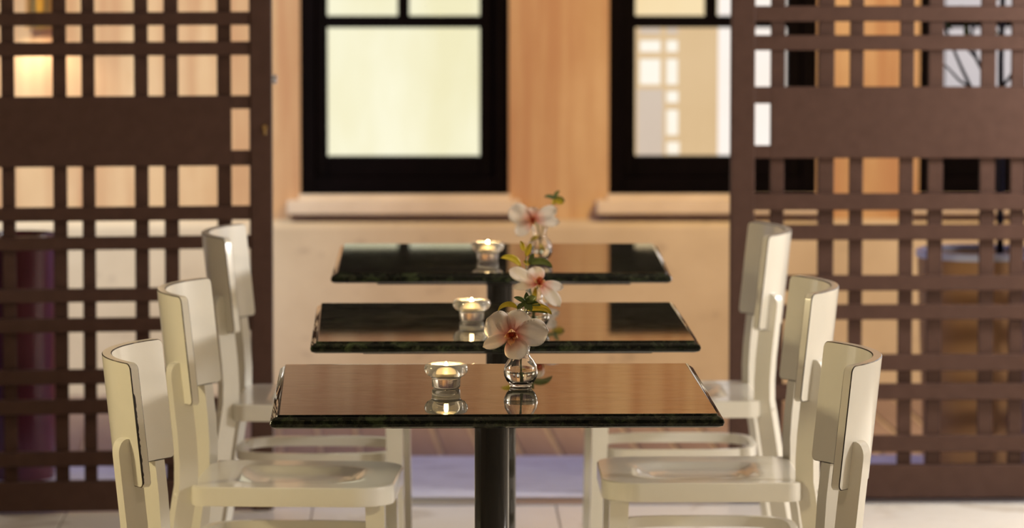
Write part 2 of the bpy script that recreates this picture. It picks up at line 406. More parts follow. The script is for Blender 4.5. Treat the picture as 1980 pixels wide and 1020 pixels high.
# ------------------------------------------------------------------ lattice gates
def gate(name, loc, rz, label, stiles, vslats, hslats, band, bandx, notch, zb, zt):
    g = empty(name, loc, rz, label=label, cat='gate', group='brown lattice gates')
    x0, x1 = stiles[0][0], stiles[-1][1]
    sts = [box('stile', a, b, 0.0, 0.040, 0.004, zt, M['gate'], g, 0.002) for a, b in stiles]
    xi0, xi1 = stiles[0][1], stiles[-1][0]
    box('bottom_rail', xi0, xi1, 0.004, 0.036, 0.006, zb, M['gate'], g, 0.002)
    box('top_rail', xi0, xi1, 0.004, 0.036, zt-0.09, zt, M['gate'], g, 0.002)
    for a, b in hslats: box('horizontal_slat', xi0, xi1, 0.003, 0.020, a, b, M['gate'], g, 0.0015)
    for a, b in vslats: box('vertical_slat', a, b, 0.0205, 0.037, zb, zt-0.09, M['gate'], g, 0.0015)
    box('middle_panel', bandx[0], bandx[1], 0.0035, 0.0200, band[0], band[1], M['gate'], g, 0.0015)
    n0 = (bandx[1], xi1) if bandx[1] < xi1-0.02 else (xi0, bandx[0])
    box('panel_tongue', n0[0], n0[1], 0.0035, 0.0200, band[0], notch[0], M['gate'], g, 0.0015)
    box('panel_tongue', n0[0], n0[1], 0.0035, 0.0200, notch[1], band[1], M['gate'], g, 0.0015)
    return sts[-1]
up_l = [(1.319, 1.352), (1.391, 1.424), (1.522, 1.555), (1.593, 1.626), (1.724, 1.757), (1.795, 1.828)]
L_h = [(0.117, 0.154), (0.245, 0.281), (0.318, 0.354), (0.445, 0.479), (0.518, 0.551), (0.645, 0.677), (0.715, 0.749), (1.115, 1.148), (1.188, 1.220)]+up_l
L_v = [(-0.850, -0.816), (-0.723, -0.689), (-0.653, -0.620), (-0.529, -0.495), (-0.459, -0.427), (-0.332, -0.298), (-0.260, -0.225), (-0.131, -0.097)]
gl = gate('lattice_gate', (-0.3476, 11.1683, 0), math.radians(5.5),
          'dark brown lattice gate with brass keyhole on the left of the tables',
          [(-0.950, -0.898), (-0.0525, 0.0)], L_v, L_h, (0.847, 1.017), (-0.898, -0.0975), (0.884, 0.985), 0.080, 2.10)
bm = bmesh.new(); lathe(bm, [(0, 0.0035), (0.0055, 0.0035), (0.0065, 0.002), (0.0065, 0.0)], 16)
o = from_bm('lock_cylinder', bm, M['brass'], gl, True, 40); o.location = (-0.0175, 0.0, 0.940); o.rotation_euler = (PI/2, 0, 0)
box('lock_slot', -0.0208, -0.0142, -0.0035, 0.0, 0.9215, 0.937, M['brass'], gl, 0.001)
box('edge_strip', 0.0, 0.0025, 0.006, 0.034, 0.006, 2.09, M['steel'], gl)
box('latch_bolt', 0.0025, 0.013, 0.012, 0.028, 1.045, 1.066, M['steel'], gl, 0.001)
R_h = [(0.122, 0.163), (0.252, 0.292), (0.324, 0.365), (0.452, 0.489), (0.524, 0.562), (0.650, 0.688), (0.724, 0.765), (1.119, 1.156), (1.190, 1.228)]+[(a+0.005, b+0.008) for a, b in up_l]
R_v = [(0.878, 0.912), (0.997, 1.036), (1.074, 1.108), (1.198, 1.233), (1.269, 1.306), (1.398, 1.435), (1.474, 1.509), (1.600, 1.635)]
R_v = [(a-0.779, b-0.779) for a, b in R_v]
gate('lattice_gate', (0.779, 11.32, 0), 0.0,
     'brown lattice gate behind the right hand chairs, brightly lit',
     [(0.0, 0.059), (0.905, 0.962)], R_v, R_h, (0.853, 1.029), (0.099, 0.905), (0.884, 0.988), 0.089, 2.10)

# ------------------------------------------------------------------ tables
def rect_ring(hx, hy, z, r=0.004):
    p = []
    for cx, cy, a0 in ((hx-r, hy-r, 0), (-hx+r, hy-r, 90), (-hx+r, -hy+r, 180), (hx-r, -hy+r, 270)):
        for k in range(4):
            a = math.radians(a0+k*30); p.append((cx+r*math.cos(a), cy+r*math.sin(a), z))
    return p
def table(x, y, rz, h, label):
    t = empty('pedestal_table', (x, y, 0), rz, label=label, cat='table', group='marble pedestal tables')
    bm = bmesh.new(); hx, hy = 0.3425, 0.3445
    prof = [(0.0065, -0.0215), (0.0125, -0.0185), (0.0145, -0.0135), (0.0130, -0.0085), (0.0080, -0.0045), (0.0045, -0.0030), (0.0038, -0.0006), (0.0030, 0.0)]
    loft(bm, [rect_ring(hx+d, hy+d, h+z) for d, z in prof])
    from_bm('tabletop', bm, M['marble'], t, True, 30)
    box('support_board', -0.262, 0.275, -0.25, 0.25, h-0.0345, h-0.0216, M['board'], t, 0.002)
    bm = bmesh.new(); bm_box(bm, -0.15, 0.15, -0.035, 0.035, h-0.045, h-0.0345, 0.003); bm_box(bm, -0.035, 0.035, -0.15, 0.15, h-0.0452, h-0.0347, 0.003)
    from_bm('mounting_cross', bm, M['black'], t)
    bm = bmesh.new(); lathe(bm, [(0, 0.045), (0.0285, 0.045), (0.0285, h-0.045), (0, h-0.045)], 40)
    from_bm('pedestal_post', bm, M['black'], t, True, 40)
    bm = bmesh.new(); loft(bm, [rect_ring(0.21, 0.21, 0.0, 0.01), rect_ring(0.21, 0.21, 0.010, 0.01), rect_ring(0.06, 0.06, 0.030, 0.01), rect_ring(0.035, 0.035, 0.048, 0.01)])
    from_bm('base_plate', bm, M['black'], t, True, 30)
    return t
table(0.1257, 7.5189, 0.0080, 0.740, 'nearest dark green marble table with a black pedestal')
table(0.1628, 8.7040, 0.0060, 0.7258, 'middle dark green marble table of the three in the row')
table(0.1834, 9.9336, -0.0100, 0.7345, 'farthest dark green marble table, next to the facade')

# ------------------------------------------------------------------ chairs (front = +x, origin on the floor under the seat)
ARC_R, ARC_C, ARC_A = 0.321, 0.055, math.radians(37.4)
def lean(z):
    pts = [(0.0, -0.040), (0.20, -0.005), (0.366, 0.018), (0.44, 0.030), (0.50, 0.0305), (0.592, 0.021), (0.795, 0.0)]
    for (a, b), (c, d) in zip(pts, pts[1:]):
        if z <= c:
            u = (z-a)/(c-a); return b+(d-b)*u
    return pts[-1][1]
def dark_edges(bm, ang=50, off=0.0011):
    es = [e for e in bm.edges if len(e.link_faces) == 2 and e.calc_face_angle(0) > math.radians(ang)]
    bmesh.ops.bevel(bm, geom=es, offset=off, segments=1, affect='EDGES', material=1)

def chair_meshes():
    out = []
    # seat: rounded slab with a dished oval
    bm = bmesh.new(); nn = 72
    def outline(k, s, z):
        pts = []
        X0, X1, Yh = -0.186, 0.190, 0.189
        corners = [(X1-0.075, Yh-0.075, 0.075, 0), (X0+0.03, Yh-0.03, 0.03, 90), (X0+0.03, -Yh+0.03, 0.03, 180), (X1-0.075, -Yh+0.075, 0.075, 270)]
        for cx, cy, r, a0 in corners:
            for q in range(nn//4):
                a = math.radians(a0+90*q/(nn//4-1)); pts.append((cx+r*math.cos(a), cy+r*math.sin(a)))
        return [((p[0]-0.002)*s+0.002, p[1]*s, z(p[0]*s, p[1]*s) if callable(z) else z) for p in pts]
    def dish(x, y):
        q = math.sqrt(((x+0.005)/0.150)**2+(y/0.140)**2)
        s = min(1, max(0, (1.0-q)/0.30)); s = s*s*(3-2*s)
        return 0.440-0.013*s
    rings = [outline(0, s, 0.404) for s in (0.96, 0.995)]+[outline(0, 1.0, 0.408), outline(0, 1.0, 0.4345), outline(0, 0.997, 0.438), outline(0, 0.985, 0.440)]
    rings += [outline(0, s, dish) for s in (0.93, 0.87, 0.8, 0.74, 0.68, 0.62, 0.56, 0.5, 0.4, 0.3, 0.15, 0.05)]
    loft(bm, rings); out.append(('seat', bm, [M['paint'], M['edge']], True, 35))
    # backrest: bent plate
    bm = bmesh.new(); na = 28
    rings = []
    for i in range(na+1):
        a = -ARC_A+2*ARC_A*i/na; ring = []
        e = min(1.0, min(i, na-i)/1.0)
        for (rr, z) in ((ARC_R, 0.592), (ARC_R, 0.795), (ARC_R-0.0165, 0.795), (ARC_R-0.0165, 0.592)):
            ring.append((ARC_C-rr*math.cos(a)+lean(z), rr*math.sin(a), z))
        rings.append(ring)
    loft(bm, rings)
    ce = []
    for e in bm.edges:
        v0, v1 = e.verts
        r0 = math.hypot(v0.co.x-ARC_C-lean(v0.co.z), v0.co.y); r1 = math.hypot(v1.co.x-ARC_C-lean(v1.co.z), v1.co.y)
        endy = ARC_R*math.sin(ARC_A)-0.012
        if abs(r0-r1) > 0.01 and abs(v0.co.y) > endy and abs(v1.co.y) > endy-0.01 and abs(v0.co.z-v1.co.z) < 1e-4: ce.append(e)
    bmesh.ops.bevel(bm, geom=ce, offset=0.011, segments=5, affect='EDGES', profile=0.5)
    dark_edges(bm, 55, 0.0015)
    out.append(('backrest', bm, [M['paint'], M['edge']], True, 35))
    # rear legs run up the outside of the backrest
    for sgn in (-1, 1):
        bm = bmesh.new(); a = math.radians(29.5)*sgn; rings = []
        er = Vector((-math.cos(a), math.sin(a), 0)); et = Vector((math.sin(a), math.cos(a), 0))
        zs = [0.0, 0.12, 0.24, 0.34, 0.40, 0.44, 0.48, 0.53, 0.5915, 0.5920, 0.62, 0.642, 0.650, 0.657, 0.663, 0.6672, 0.6695]
        for z in zs:
            inner = -0.0168 if z < 0.5918 else -0.001
            outer = 0.0205
            if z > 0.642: outer = 0.0205-0.019*(1-math.sqrt(max(0, 1-((z-0.642)/0.0278)**2)))
            B = Vector((ARC_C+lean(z), 0, z))
            hw = 0.0135 if z > 0.3 else 0.0115+0.002*z/0.3
            sp = 0.0
            if z < 0.4: sp = (0.4-z)*0.03*sgn
            c0 = B+er*ARC_R+Vector((0, sp, 0))
            rings.append([tuple(c0+er*inner-et*hw), tuple(c0+er*outer-et*hw), tuple(c0+er*outer+et*hw), tuple(c0+er*inner+et*hw)])
        loft(bm, rings); dark_edges(bm, 60, 0.0013)
        out.append(('rear_leg', bm, [M['paint'], M['edge']], True, 35))
            # (a screw cap sits on the back of the leg, see below)
    for sgn in (-1, 1):
        bm = bmesh.new()
        rings = []
        for z, h, dx in ((0.0, 0.0125, 0.012), (0.2, 0.0155, 0.006), (0.4045, 0.0178, 0.0)):
            cx, cy = 0.157+dx, (0.152+dx*0.8)*sgn
            rings.append([(cx-h, cy-h, z), (cx+h, cy-h, z), (cx+h, cy+h, z), (cx-h, cy+h, z)])
        loft(bm, rings); dark_edges(bm, 60, 0.0012)
        out.append(('front_leg', bm, [M['paint'], M['paint']], True, 35))
    # bent hoop stretcher
    bm = bmesh.new(); n = 64; R = []
    for i in range(n):
        t = 2*PI*i/n; cx, sx = math.cos(t), math.sin(t)
        def se(A, B):
            return (math.copysign(abs(cx)**(2/3.6), cx)*A-0.012, math.copysign(abs(sx)**(2/3.6), sx)*B)
        o_, i_ = se(0.178, 0.150), se(0.164, 0.136)
        R.append([bm.verts.new((*o_, 0.309)), bm.verts.new((*o_, 0.330)), bm.verts.new((*i_, 0.330)), bm.verts.new((*i_, 0.309))])
    for i in range(n):
        a, b = R[i], R[(i+1) % n]
        for k in range(4): bm.faces.new((a[k], a[(k+1) % 4], b[(k+1) % 4], b[k]))
    out.append(('hoop_stretcher', bm, [M['paint']], True, 35))
    return out

def put_axis(o, loc, z):
    z = Vector(z).normalized(); x = Vector((0, 0, 1)).cross(z).normalized(); y = z.cross(x)
    o.matrix_local = Matrix(((x.x, y.x, z.x, loc[0]), (x.y, y.y, z.y, loc[1]), (x.z, y.z, z.z, loc[2]), (0, 0, 0, 1)))
def chair_first():
    root = empty('dining_chair')
    sgn = -1
    for name, bm, ms, sm, au in chair_meshes():
        o = from_bm(name, bm, ms, root, sm, au)
        if name == 'rear_leg':
            a = math.radians(29.5)*sgn; er = Vector((-math.cos(a), math.sin(a), 0)); sgn = 1
            b2 = bmesh.new(); lathe(b2, [(0, 0.0022), (0.0038, 0.0020), (0.0052, 0.0010), (0.0055, -0.001), (0, -0.001)], 16)
            k = from_bm('screw_cap', b2, M['paint'], o, True, 50)
            put_axis(k, Vector((ARC_C+lean(0.42), 0, 0.42))+er*(ARC_R+0.0205), er)
    return root
c0 = chair_first()
CH = [  # x (seat centre), y, rotation, label
    (-0.2520, 7.5800, -0.050, 'cream wooden chair nearest the camera left of the nearest table, with worn backrest edge'),
    (-0.2210, 8.6600, -0.070, 'cream wooden chair left of the middle table, seat in full view'),
    (-0.1950, 9.9100, -0.050, 'cream wooden chair left of the farthest table, in front of the gate post'),
    (0.5030, 7.5360, PI+0.000, 'cream wooden chair nearest the camera right of the nearest table'),
    (0.5400, 8.7100, PI-0.005, 'cream wooden chair right of the middle table, seat in full view'),
    (0.5520, 9.9600, PI+0.010, 'cream wooden chair right of the farthest table, backrest brightly lit'),
]
parts0 = [o for o in bpy.data.objects if o.parent == c0]
sub0 = {p.name: [o for o in bpy.data.objects if o.parent == p] for p in parts0}
for i, (x, y, rz, lab) in enumerate(CH):
    if i == 0: r = c0
    else:
        r = c0.copy(); COL.objects.link(r)
        for p in parts0:
            q = p.copy(); COL.objects.link(q); q.parent = r
            for g in sub0[p.name]:
                h = g.copy(); COL.objects.link(h); h.parent = q
    r.location = (x, y, 0); r.rotation_euler = (0, 0, rz)
    tag(r, lab, 'chair', 'cream dining chairs')
# paint rubbed off along the near edge of the first backrest
bm = bmesh.new(); aa = -ARC_A; prev = None
tn = Vector((math.sin(aa), math.cos(aa), 0))*-0.0005
for i in range(61):
    z = 0.598+0.190*i/60
    j = 0.0012+(0.0022 if 0.60 < z < 0.745 else 0.0)*random.uniform(0.55, 1.25)
    def at(rr): return Vector((ARC_C-rr*math.cos(aa)+lean(z), rr*math.sin(aa), z))+tn
    cur = (bm.verts.new(at(ARC_R-0.0002)), bm.verts.new(at(ARC_R-0.0002-j)))
    if prev: bm.faces.new((prev[0], prev[1], cur[1], cur[0]))
    prev = cur
from_bm('worn_edge', bm, M['bark'], c0)

# ------------------------------------------------------------------ candle holders with tealights
def holder(x, y, z, where):
    bm = bmesh.new()
    prof = [(0, 0.0), (0.0205, 0.0), (0.0232, 0.0025), (0.0236, 0.0155), (0.0250, 0.0185), (0.0310, 0.0215), (0.0352, 0.0270), (0.0362, 0.0325), (0.0345, 0.0380), (0.0310, 0.0405),
            (0.0262, 0.0400), (0.0238, 0.0375), (0.0222, 0.0240), (0.0212, 0.0220), (0, 0.0215)]
    lathe(bm, prof, 56)
    o = from_bm('candle_holder', bm, M['hazyglass'], None, True, 50); o.location = (x, y, z+0.0004)
    tag(o, 'clear glass candle holder with thick flared rim on the %s table' % where, 'candle holder', 'glass candle holders')
    t = empty('tealight', (x, y, z+0.0224), label='small lit tealight inside the glass holder on the %s table' % where, cat='candle', group='lit tealights')
    bm = bmesh.new(); lathe(bm, [(0, 0.0), (0.0185, 0.0), (0.0190, 0.009), (0.0185, 0.009), (0.0180, 0.0006), (0, 0.0006)], 32)
    from_bm('clear_cup', bm, M['glass'], t, True, 40)
    bm = bmesh.new(); lathe(bm, [(0, 0.0008), (0.0178, 0.0008), (0.0178, 0.0052), (0.012, 0.0046), (0, 0.0044)], 32)
    wx = from_bm('wax', bm, M['wax'], t, True, 40)
    bm = bmesh.new(); tube(bm, [(0, 0, 0.004), (0.0003, 0, 0.007), (0.001, 0, 0.0085)], 0.0006, 6)
    from_bm('wick', bm, M['wick'], wx)
    bm = bmesh.new(); lathe(bm, [(0, 0.0055), (0.0026, 0.0072), (0.0040, 0.0105), (0.0037, 0.0140), (0.0020, 0.0185), (0, 0.0220)], 16)
    from_bm('flame', bm, M['flame'], t, True)
    l = lamp('light_tealight', 'POINT', (x, y, z+0.0224+0.034), 0.5, (1.0, 0.66, 0.30), 0.004)
holder(0.0505, 7.517, 0.7400, 'nearest')
holder(0.1072, 8.712, 0.7258, 'middle')
holder(0.1560, 9.862, 0.7345, 'farthest')

# ------------------------------------------------------------------ vases, orchids, sprigs
def vase(x, y, z, where):
    v = empty('bud_vase', (x, y, z+0.0004), label='small round clear glass bud vase with water on the %s table' % where, cat='vase', group='glass bud vases')
    outer = [(0, 0.0), (0.016, 0.0), (0.0185, 0.0012), (0.0178, 0.0035), (0.0235, 0.0095), (0.0275, 0.0180), (0.0283, 0.0250), (0.0265, 0.0350), (0.0215, 0.0440), (0.0158, 0.0500), (0.0140, 0.0545), (0.0150, 0.0630), (0.0185, 0.0760), (0.0222, 0.0880), (0.0228, 0.0895)]
    inner = [(0.0216, 0.0895), (0.0172, 0.0762), (0.0136, 0.0632), (0.0126, 0.0545), (0.0144, 0.0495), (0.0202, 0.0430), (0.0249, 0.0345), (0.0267, 0.0250), (0.0258, 0.0185), (0.0215, 0.0105), (0.0140, 0.0065), (0, 0.0060)]
    bm = bmesh.new(); lathe(bm, outer+inner, 48); from_bm('glass_body', bm, M['glass'], v, True, 60)
    bm = bmesh.new(); lathe(bm, [(0, 0.0064), (0.0138, 0.0069), (0.0212, 0.0109), (0.0254, 0.0187), (0.0262, 0.0245), (0.0259, 0.0268), (0, 0.0268)], 40)
    from_bm('water', bm, M['water'], v, True, 40)
    return v
V = [(0.1736, 7.535, 0.740), (0.2236, 8.565, 0.7258), (0.2669, 9.855, 0.7345)]
for (x, y, z), wv in zip(V, ('nearest', 'middle', 'farthest')): vase(x, y, z, wv)

def blade_mesh(name, L, W, m, cup=0.15, bend=0.1, peak=0.55, ruffle=0.0, notch=0.0, nu=12, nv=8, thick=0.0005, tip=0.6, side=0.0):
    """petal or leaf: base at origin, runs along +x, faces +z"""
    bm = bmesh.new(); g = []
    for i in range(nu+1):
        u = i/nu
        a = (u/peak)**0.75 if u < peak else 1.0
        hw = W/2*(math.sin(min(1, a)*PI/2) if u < peak else max(0.0, 1-((u-peak)/(1-peak))**(1/tip+0.6))**0.62)
        hw = max(hw, 0.0006)
        row = []
        for j in range(nv+1):
            v = -1+2*j/nv
            z = cup*W*(v*v-0.3)*(0.4+0.6*u)+bend*L*u*u+ruffle*math.sin(v*5+u*7)*W*0.08
            x = L*u-notch*L*max(0, u-0.8)*(1-abs(v))
            
            th = 2*side*u      # turn of the midrib in its own plane
            if side:
                mx = L*math.sin(th)/(2*side) if abs(side) > 1e-6 else L*u
                my = L*(1-math.cos(th))/(2*side)
                row.append((mx-hw*v*math.sin(th), my+hw*v*math.cos(th), z))
            else: row.append((x, hw*v, z))
        g.append(row)
    f = [[bm.verts.new((p[0], p[1], p[2])) for p in r] for r in g]
    b = [[bm.verts.new((p[0], p[1], p[2]-thick)) for p in r] for r in g]
    for i in range(nu):
        for j in range(nv):
            bm.faces.new((f[i][j], f[i+1][j], f[i+1][j+1], f[i][j+1]))
            bm.faces.new((b[i][j+1], b[i+1][j+1], b[i+1][j], b[i][j]))
    for i in range(nu):
        bm.faces.new((f[i][0], b[i][0], b[i+1][0], f[i+1][0])); bm.faces.new((f[i+1][nv], b[i+1][nv], b[i][nv], f[i][nv]))
    for j in range(nv):
        bm.faces.new((f[0][j+1], b[0][j+1], b[0][j], f[0][j])); bm.faces.new((f[nu][j], b[nu][j], b[nu][j+1], f[nu][j+1]))
    return bm
def put(o, loc, xdir, zdir):
    x = Vector(xdir).normalized(); z = Vector(zdir); z = (z-x*z.dot(x)).normalized(); y = z.cross(x)
    o.matrix_local = Matrix(((x.x, y.x, z.x, loc[0]), (x.y, y.y, z.y, loc[1]), (x.z, y.z, z.z, loc[2]), (0, 0, 0, 1)))

def orchid(label, c, nrm, petals, lip_s, stem_pts):
    """petals: (angle, length, width, forward tilt, cup, ruffle); angles measured in the flower's own plane"""
    r = empty('orchid_flower', c, label=label, cat='flower', group='orchid blooms in bud vases')
    nv = Vector(nrm).normalized(); e1 = Vector((0, 0, 1)).cross(nv).normalized(); e2 = nv.cross(e1)
    for k, (ang, L, W, tilt, cup, ruf, off) in enumerate(petals):
        a = math.radians(ang); d = e1*math.cos(a)+e2*math.sin(a)
        bm = blade_mesh('petal', L, W, None, cup, -0.10, 0.60, ruf)
        o = from_bm('petal', bm, M['petal'], r, True)
        put(o, nv*off+d*0.003, d*math.cos(tilt)+nv*math.sin(tilt), nv*math.cos(tilt)-d*math.sin(tilt))
    for ang, L, W, tilt in ((95, 0.013, 0.011, 0.9), (200, 0.016, 0.008, 0.75), (330, 0.015, 0.008, 0.8), (265, 0.017, 0.010, 0.5)):
        a = math.radians(ang); d = e1*math.cos(a)+e2*math.sin(a)
        o = from_bm('lip_lobe', blade_mesh('lip', L*lip_s, W*lip_s, None, 0.5, 0.25, 0.6, 0, 0, 8, 6), M['lip'], r, True)
        put(o, nv*0.004+d*0.001, d*math.cos(tilt)+nv*math.sin(tilt), nv*math.cos(tilt)-d*math.sin(tilt))
    bm = bmesh.new(); bmesh.ops.create_uvsphere(bm, u_segments=12, v_segments=8, radius=0.0036*lip_s)
    o = from_bm('column', bm, M['lip'], r, True); o.location = nv*0.007+e2*0.002; o.scale = (1, 1.3, 1.1)
    bm = bmesh.new(); tube(bm, [Vector(p)-Vector(c) for p in stem_pts], 0.0013, 8)
    from_bm('stem', bm, M['stem'], r, True)
    return r
# nearest: facing the camera
x, y, z = V[0]
orchid('large white orchid with pink centre in the nearest vase, facing the camera', (0.1585, 7.50, 0.8300), (-0.05, -1, 0.10),
       [(148, 0.046, 0.050, 0.10, 0.10, 1.0, -0.001), (62, 0.040, 0.044, -0.05, 0.10, 0.6, -0.003), (6, 0.057, 0.046, 0.12, 0.10, 1.0, 0.0), (203, 0.049, 0.022, 0.25, 0.18, 0.5, 0.002), (287, 0.040, 0.040, 0.25, 0.12, 0.4, 0.003), (118, 0.036, 0.034, 0.0, 0.08, 0.3, -0.004)],
       1.25, [(0.158, 7.503, 0.829), (0.166, 7.525, 0.815), (0.172, 7.536, 0.79), (0.176, 7.538, 0.750)])
x, y, z = V[1]
orchid('white orchid in the middle vase, tilted with long spread petals', (0.2300, 8.53, 0.8130), (0.10, -0.80, 0.55),
       [(152, 0.058, 0.030, 0.12, 0.2, 0.5, 0.0), (186, 0.046, 0.016, 0.05, 0.2, 0.3, -0.002), (100, 0.034, 0.034, 0.15, 0.15, 0.4, -0.002), (352, 0.044, 0.022, 0.0, 0.15, 0.3, 0.0), (308, 0.056, 0.028, 0.0, 0.15, 0.3, 0.002)],
       1.15, [(0.230, 8.535, 0.812), (0.226, 8.555, 0.80), (0.224, 8.565, 0.775), (0.222, 8.567, 0.738)])
x, y, z = V[2]
orchid('white orchid in the farthest vase, under a green sprig', (0.2520, 9.80, 0.8270), (-0.10, -0.95, 0.25),
       [(158, 0.054, 0.046, 0.10, 0.15, 0.6, 0.0), (28, 0.054, 0.030, 0.05, 0.15, 0.6, -0.001), (356, 0.054, 0.024, 0.0, 0.2, 0.3, 0.0), (222, 0.046, 0.030, 0.12, 0.15, 0.3, 0.002), (100, 0.026, 0.030, 0.0, 0.1, 0.3, -0.002)],
       1.1, [(0.252, 9.806, 0.826), (0.262, 9.83, 0.815), (0.267, 9.853, 0.79), (0.268, 9.857, 0.747)])

def sprig(label, stems, leaves):
    """leaves: (base, angle in the upright plane, towards-camera tilt, length, width, midrib turn, droop, material)"""
    r = empty('leafy_sprig', stems[0][-1], label=label, cat='sprig', group='green sprigs in bud vases')
    o0 = Vector(stems[0][-1])
    for s in stems:
        bm = bmesh.new(); tube(bm, [Vector(p)-o0 for p in s], 0.0011, 6); from_bm('stem', bm, M['stem'], r, True)
    for base, ang, tilt, L, W, side, bend, mm in leaves:
        a = math.radians(ang)
        o = from_bm('leaf', blade_mesh('leaf', L, W, None, 0.25, bend, 0.42, 0, 0, 12, 4, 0.0004, 0.9, side), M[mm], r, True)
        put(o, Vector(base)-o0, (math.cos(a)*math.cos(tilt), -math.sin(tilt), math.sin(a)*math.cos(tilt)), (0.15, -1, 0.35))
    return r
A = (0.1815, 7.532, 0.8795); B = (0.1683, 7.53, 0.8695); Y1 = (0.1845, 7.53, 0.8660)
sprig('dark green leafy sprig rising behind the nearest orchid',
      [[A, (0.179, 7.535, 0.85), (0.175, 7.535, 0.82), (0.1735, 7.535, 0.75)], [B, (0.1685, 7.53, 0.855), (0.171, 7.533, 0.82), (0.1745, 7.533, 0.75)]],
      [(A, 138, 0.2, 0.023, 0.008, 0.3, 0.0, 'leaf'), (A, 42, 0.3, 0.022, 0.013, -0.2, 0.1, 'leaf'), (A, 6, 0.2, 0.026, 0.010, -0.3, 0.0, 'leaf'), (A, 300, 0.6, 0.020, 0.013, 0.1, 0.1, 'leaf'),
       (A, 212, 0.2, 0.016, 0.008, 0.0, 0.0, 'leaf'), (A, 75, -0.2, 0.017, 0.009, 0.2, 0.0, 'leaf'), (Y1, 42, 0.1, 0.046, 0.012, -0.85, 0.0, 'yleaf'), (Y1, 20, -0.2, 0.034, 0.010, -0.5, 0.0, 'leaf'),
       (B, 128, 0.1, 0.040, 0.009, 0.95, 0.0, 'yleaf'), (B, 70, 0.2, 0.010, 0.005, 0.0, 0.0, 'leaf'), (B, 40, 0.0, 0.018, 0.007, 0.1, 0.0, 'leaf'), ((0.198, 7.53, 0.845), 250, 0.0, 0.014, 0.005, -0.3, 0.0, 'leaf')])
A = (0.2015, 8.555, 0.8520); B = (0.1960, 8.55, 0.8440); D = (0.2135, 8.56, 0.8470)
sprig('yellow green leaves standing up behind the middle orchid',
      [[(0.2070, 8.555, 0.866), (0.207, 8.563, 0.83), (0.218, 8.565, 0.79), (0.222, 8.565, 0.737)], [B, (0.200, 8.555, 0.815), (0.216, 8.562, 0.79), (0.221, 8.564, 0.737)]],
      [(B, 112, 0.1, 0.046, 0.013, 0.75, 0.0, 'yleaf'), ((0.2065, 8.552, 0.8630), 70, 0.1, 0.027, 0.012, 0.0, 0.0, 'yleaf'), ((0.2020, 8.56, 0.872), 96, 0.0, 0.020, 0.010, 0.2, 0.0, 'yleaf'),
       (D, 150, 0.2, 0.014, 0.009, 0.0, 0.0, 'yleaf'), (D, 38, 0.0, 0.048, 0.013, -0.8, 0.0, 'leaf'), (D, 80, 0.0, 0.022, 0.010, -0.2, 0.0, 'leaf'),
       ((0.2240, 8.545, 0.806), 265, 0.1, 0.032, 0.009, 0.0, 0.0, 'yleaf')])
A = (0.3000, 9.84, 0.8690)
sprig('small green sprig above the farthest orchid at right',
      [[A, (0.290, 9.845, 0.850), (0.275, 9.853, 0.81), (0.2665, 9.856, 0.75)]],
      [(A, 140, 0.1, 0.026, 0.009, 0.5, 0.0, 'leaf'), (A, 100, 0.1, 0.022, 0.009, -0.7, 0.0, 'leaf'), (A, -20, 0.3, 0.022, 0.013, -0.2, 0.0, 'yleaf'), (A, 250, 0.2, 0.014, 0.010, 0, 0, 'yleaf'),
       (A, 30, 0.1, 0.024, 0.009, -0.8, 0.0, 'leaf'), (A, -50, 0.3, 0.018, 0.011, 0.2, 0.0, 'yleaf'), ((0.2650, 9.852, 0.788), 200, 0.2, 0.022, 0.010, 0.2, 0, 'yleaf'), ((0.2670, 9.852, 0.772), 300, 0.1, 0.018, 0.010, 0, 0, 'yleaf')])

# ------------------------------------------------------------------ outside: pots, tree, sconce
def pot(name, x, y, r, ztop, label, body, rim, cat='pot'):
    p = empty(name, (x, y, 0.0), label=label, cat=cat)
    h = ztop
    bm = bmesh.new(); lathe(bm, [(0, 0.0), (r*0.80, 0.0), (r*0.84, 0.02), (r*0.97, h-0.02), (r*0.965, h-0.005), (r*0.86, h-0.005), (r*0.82, h-0.08), (0, h-0.08)], 56)
    from_bm('pot_body', bm, body, p, True, 35)
    bm = bmesh.new(); lathe(bm, [(r*0.93, h-0.004), (r, h-0.004), (r*1.005, h+0.008), (r*0.99, h+0.014), (r*0.90, h+0.014), (r*0.885, h+0.004)], 56, True)
    from_bm('pot_rim', bm, rim, p, True, 35)
    bm = bmesh.new(); lathe(bm, [(0, h-0.010), (r*0.5, h-0.008), (r*0.88, h-0.012), (r*0.87, h-0.03), (0, h-0.03)], 40)
    from_bm('soil', bm, M['soil'], p, True, 60)
    return p
pot('planter_pot', 1.448, 11.78, 0.159, 0.572, 'tall brown planter pot with white rim behind the right gate', M['brownpot'], M['whiterim'])
pot('planter_pot', -1.011, 11.78, 0.100, 0.616, 'dark glossy maroon planter pot behind the left gate', M['maroon'], M['maroon'])
tr = empty('potted_tree', (1.506, 11.780, 0.560), label='thin bare dark tree growing from the brown planter pot', cat='tree')
def branch(pts, r0, r1):
    bm = bmesh.new(); n = len(pts)
    tube(bm, [Vector(p)-Vector((1.506, 11.780, 0.560)) for p in pts], [r0+(r1-r0)*i/(n-1) for i in range(n)], 8)
    return bm
from_bm('trunk', branch([(1.506, 11.780, 0.556), (1.505, 11.780, 0.712), (1.506, 11.784, 0.891), (1.503, 11.780, 1.069), (1.508, 11.780, 1.337), (1.490, 11.780, 1.694)], 0.0095, 0.006), M['bark'], tr, True)
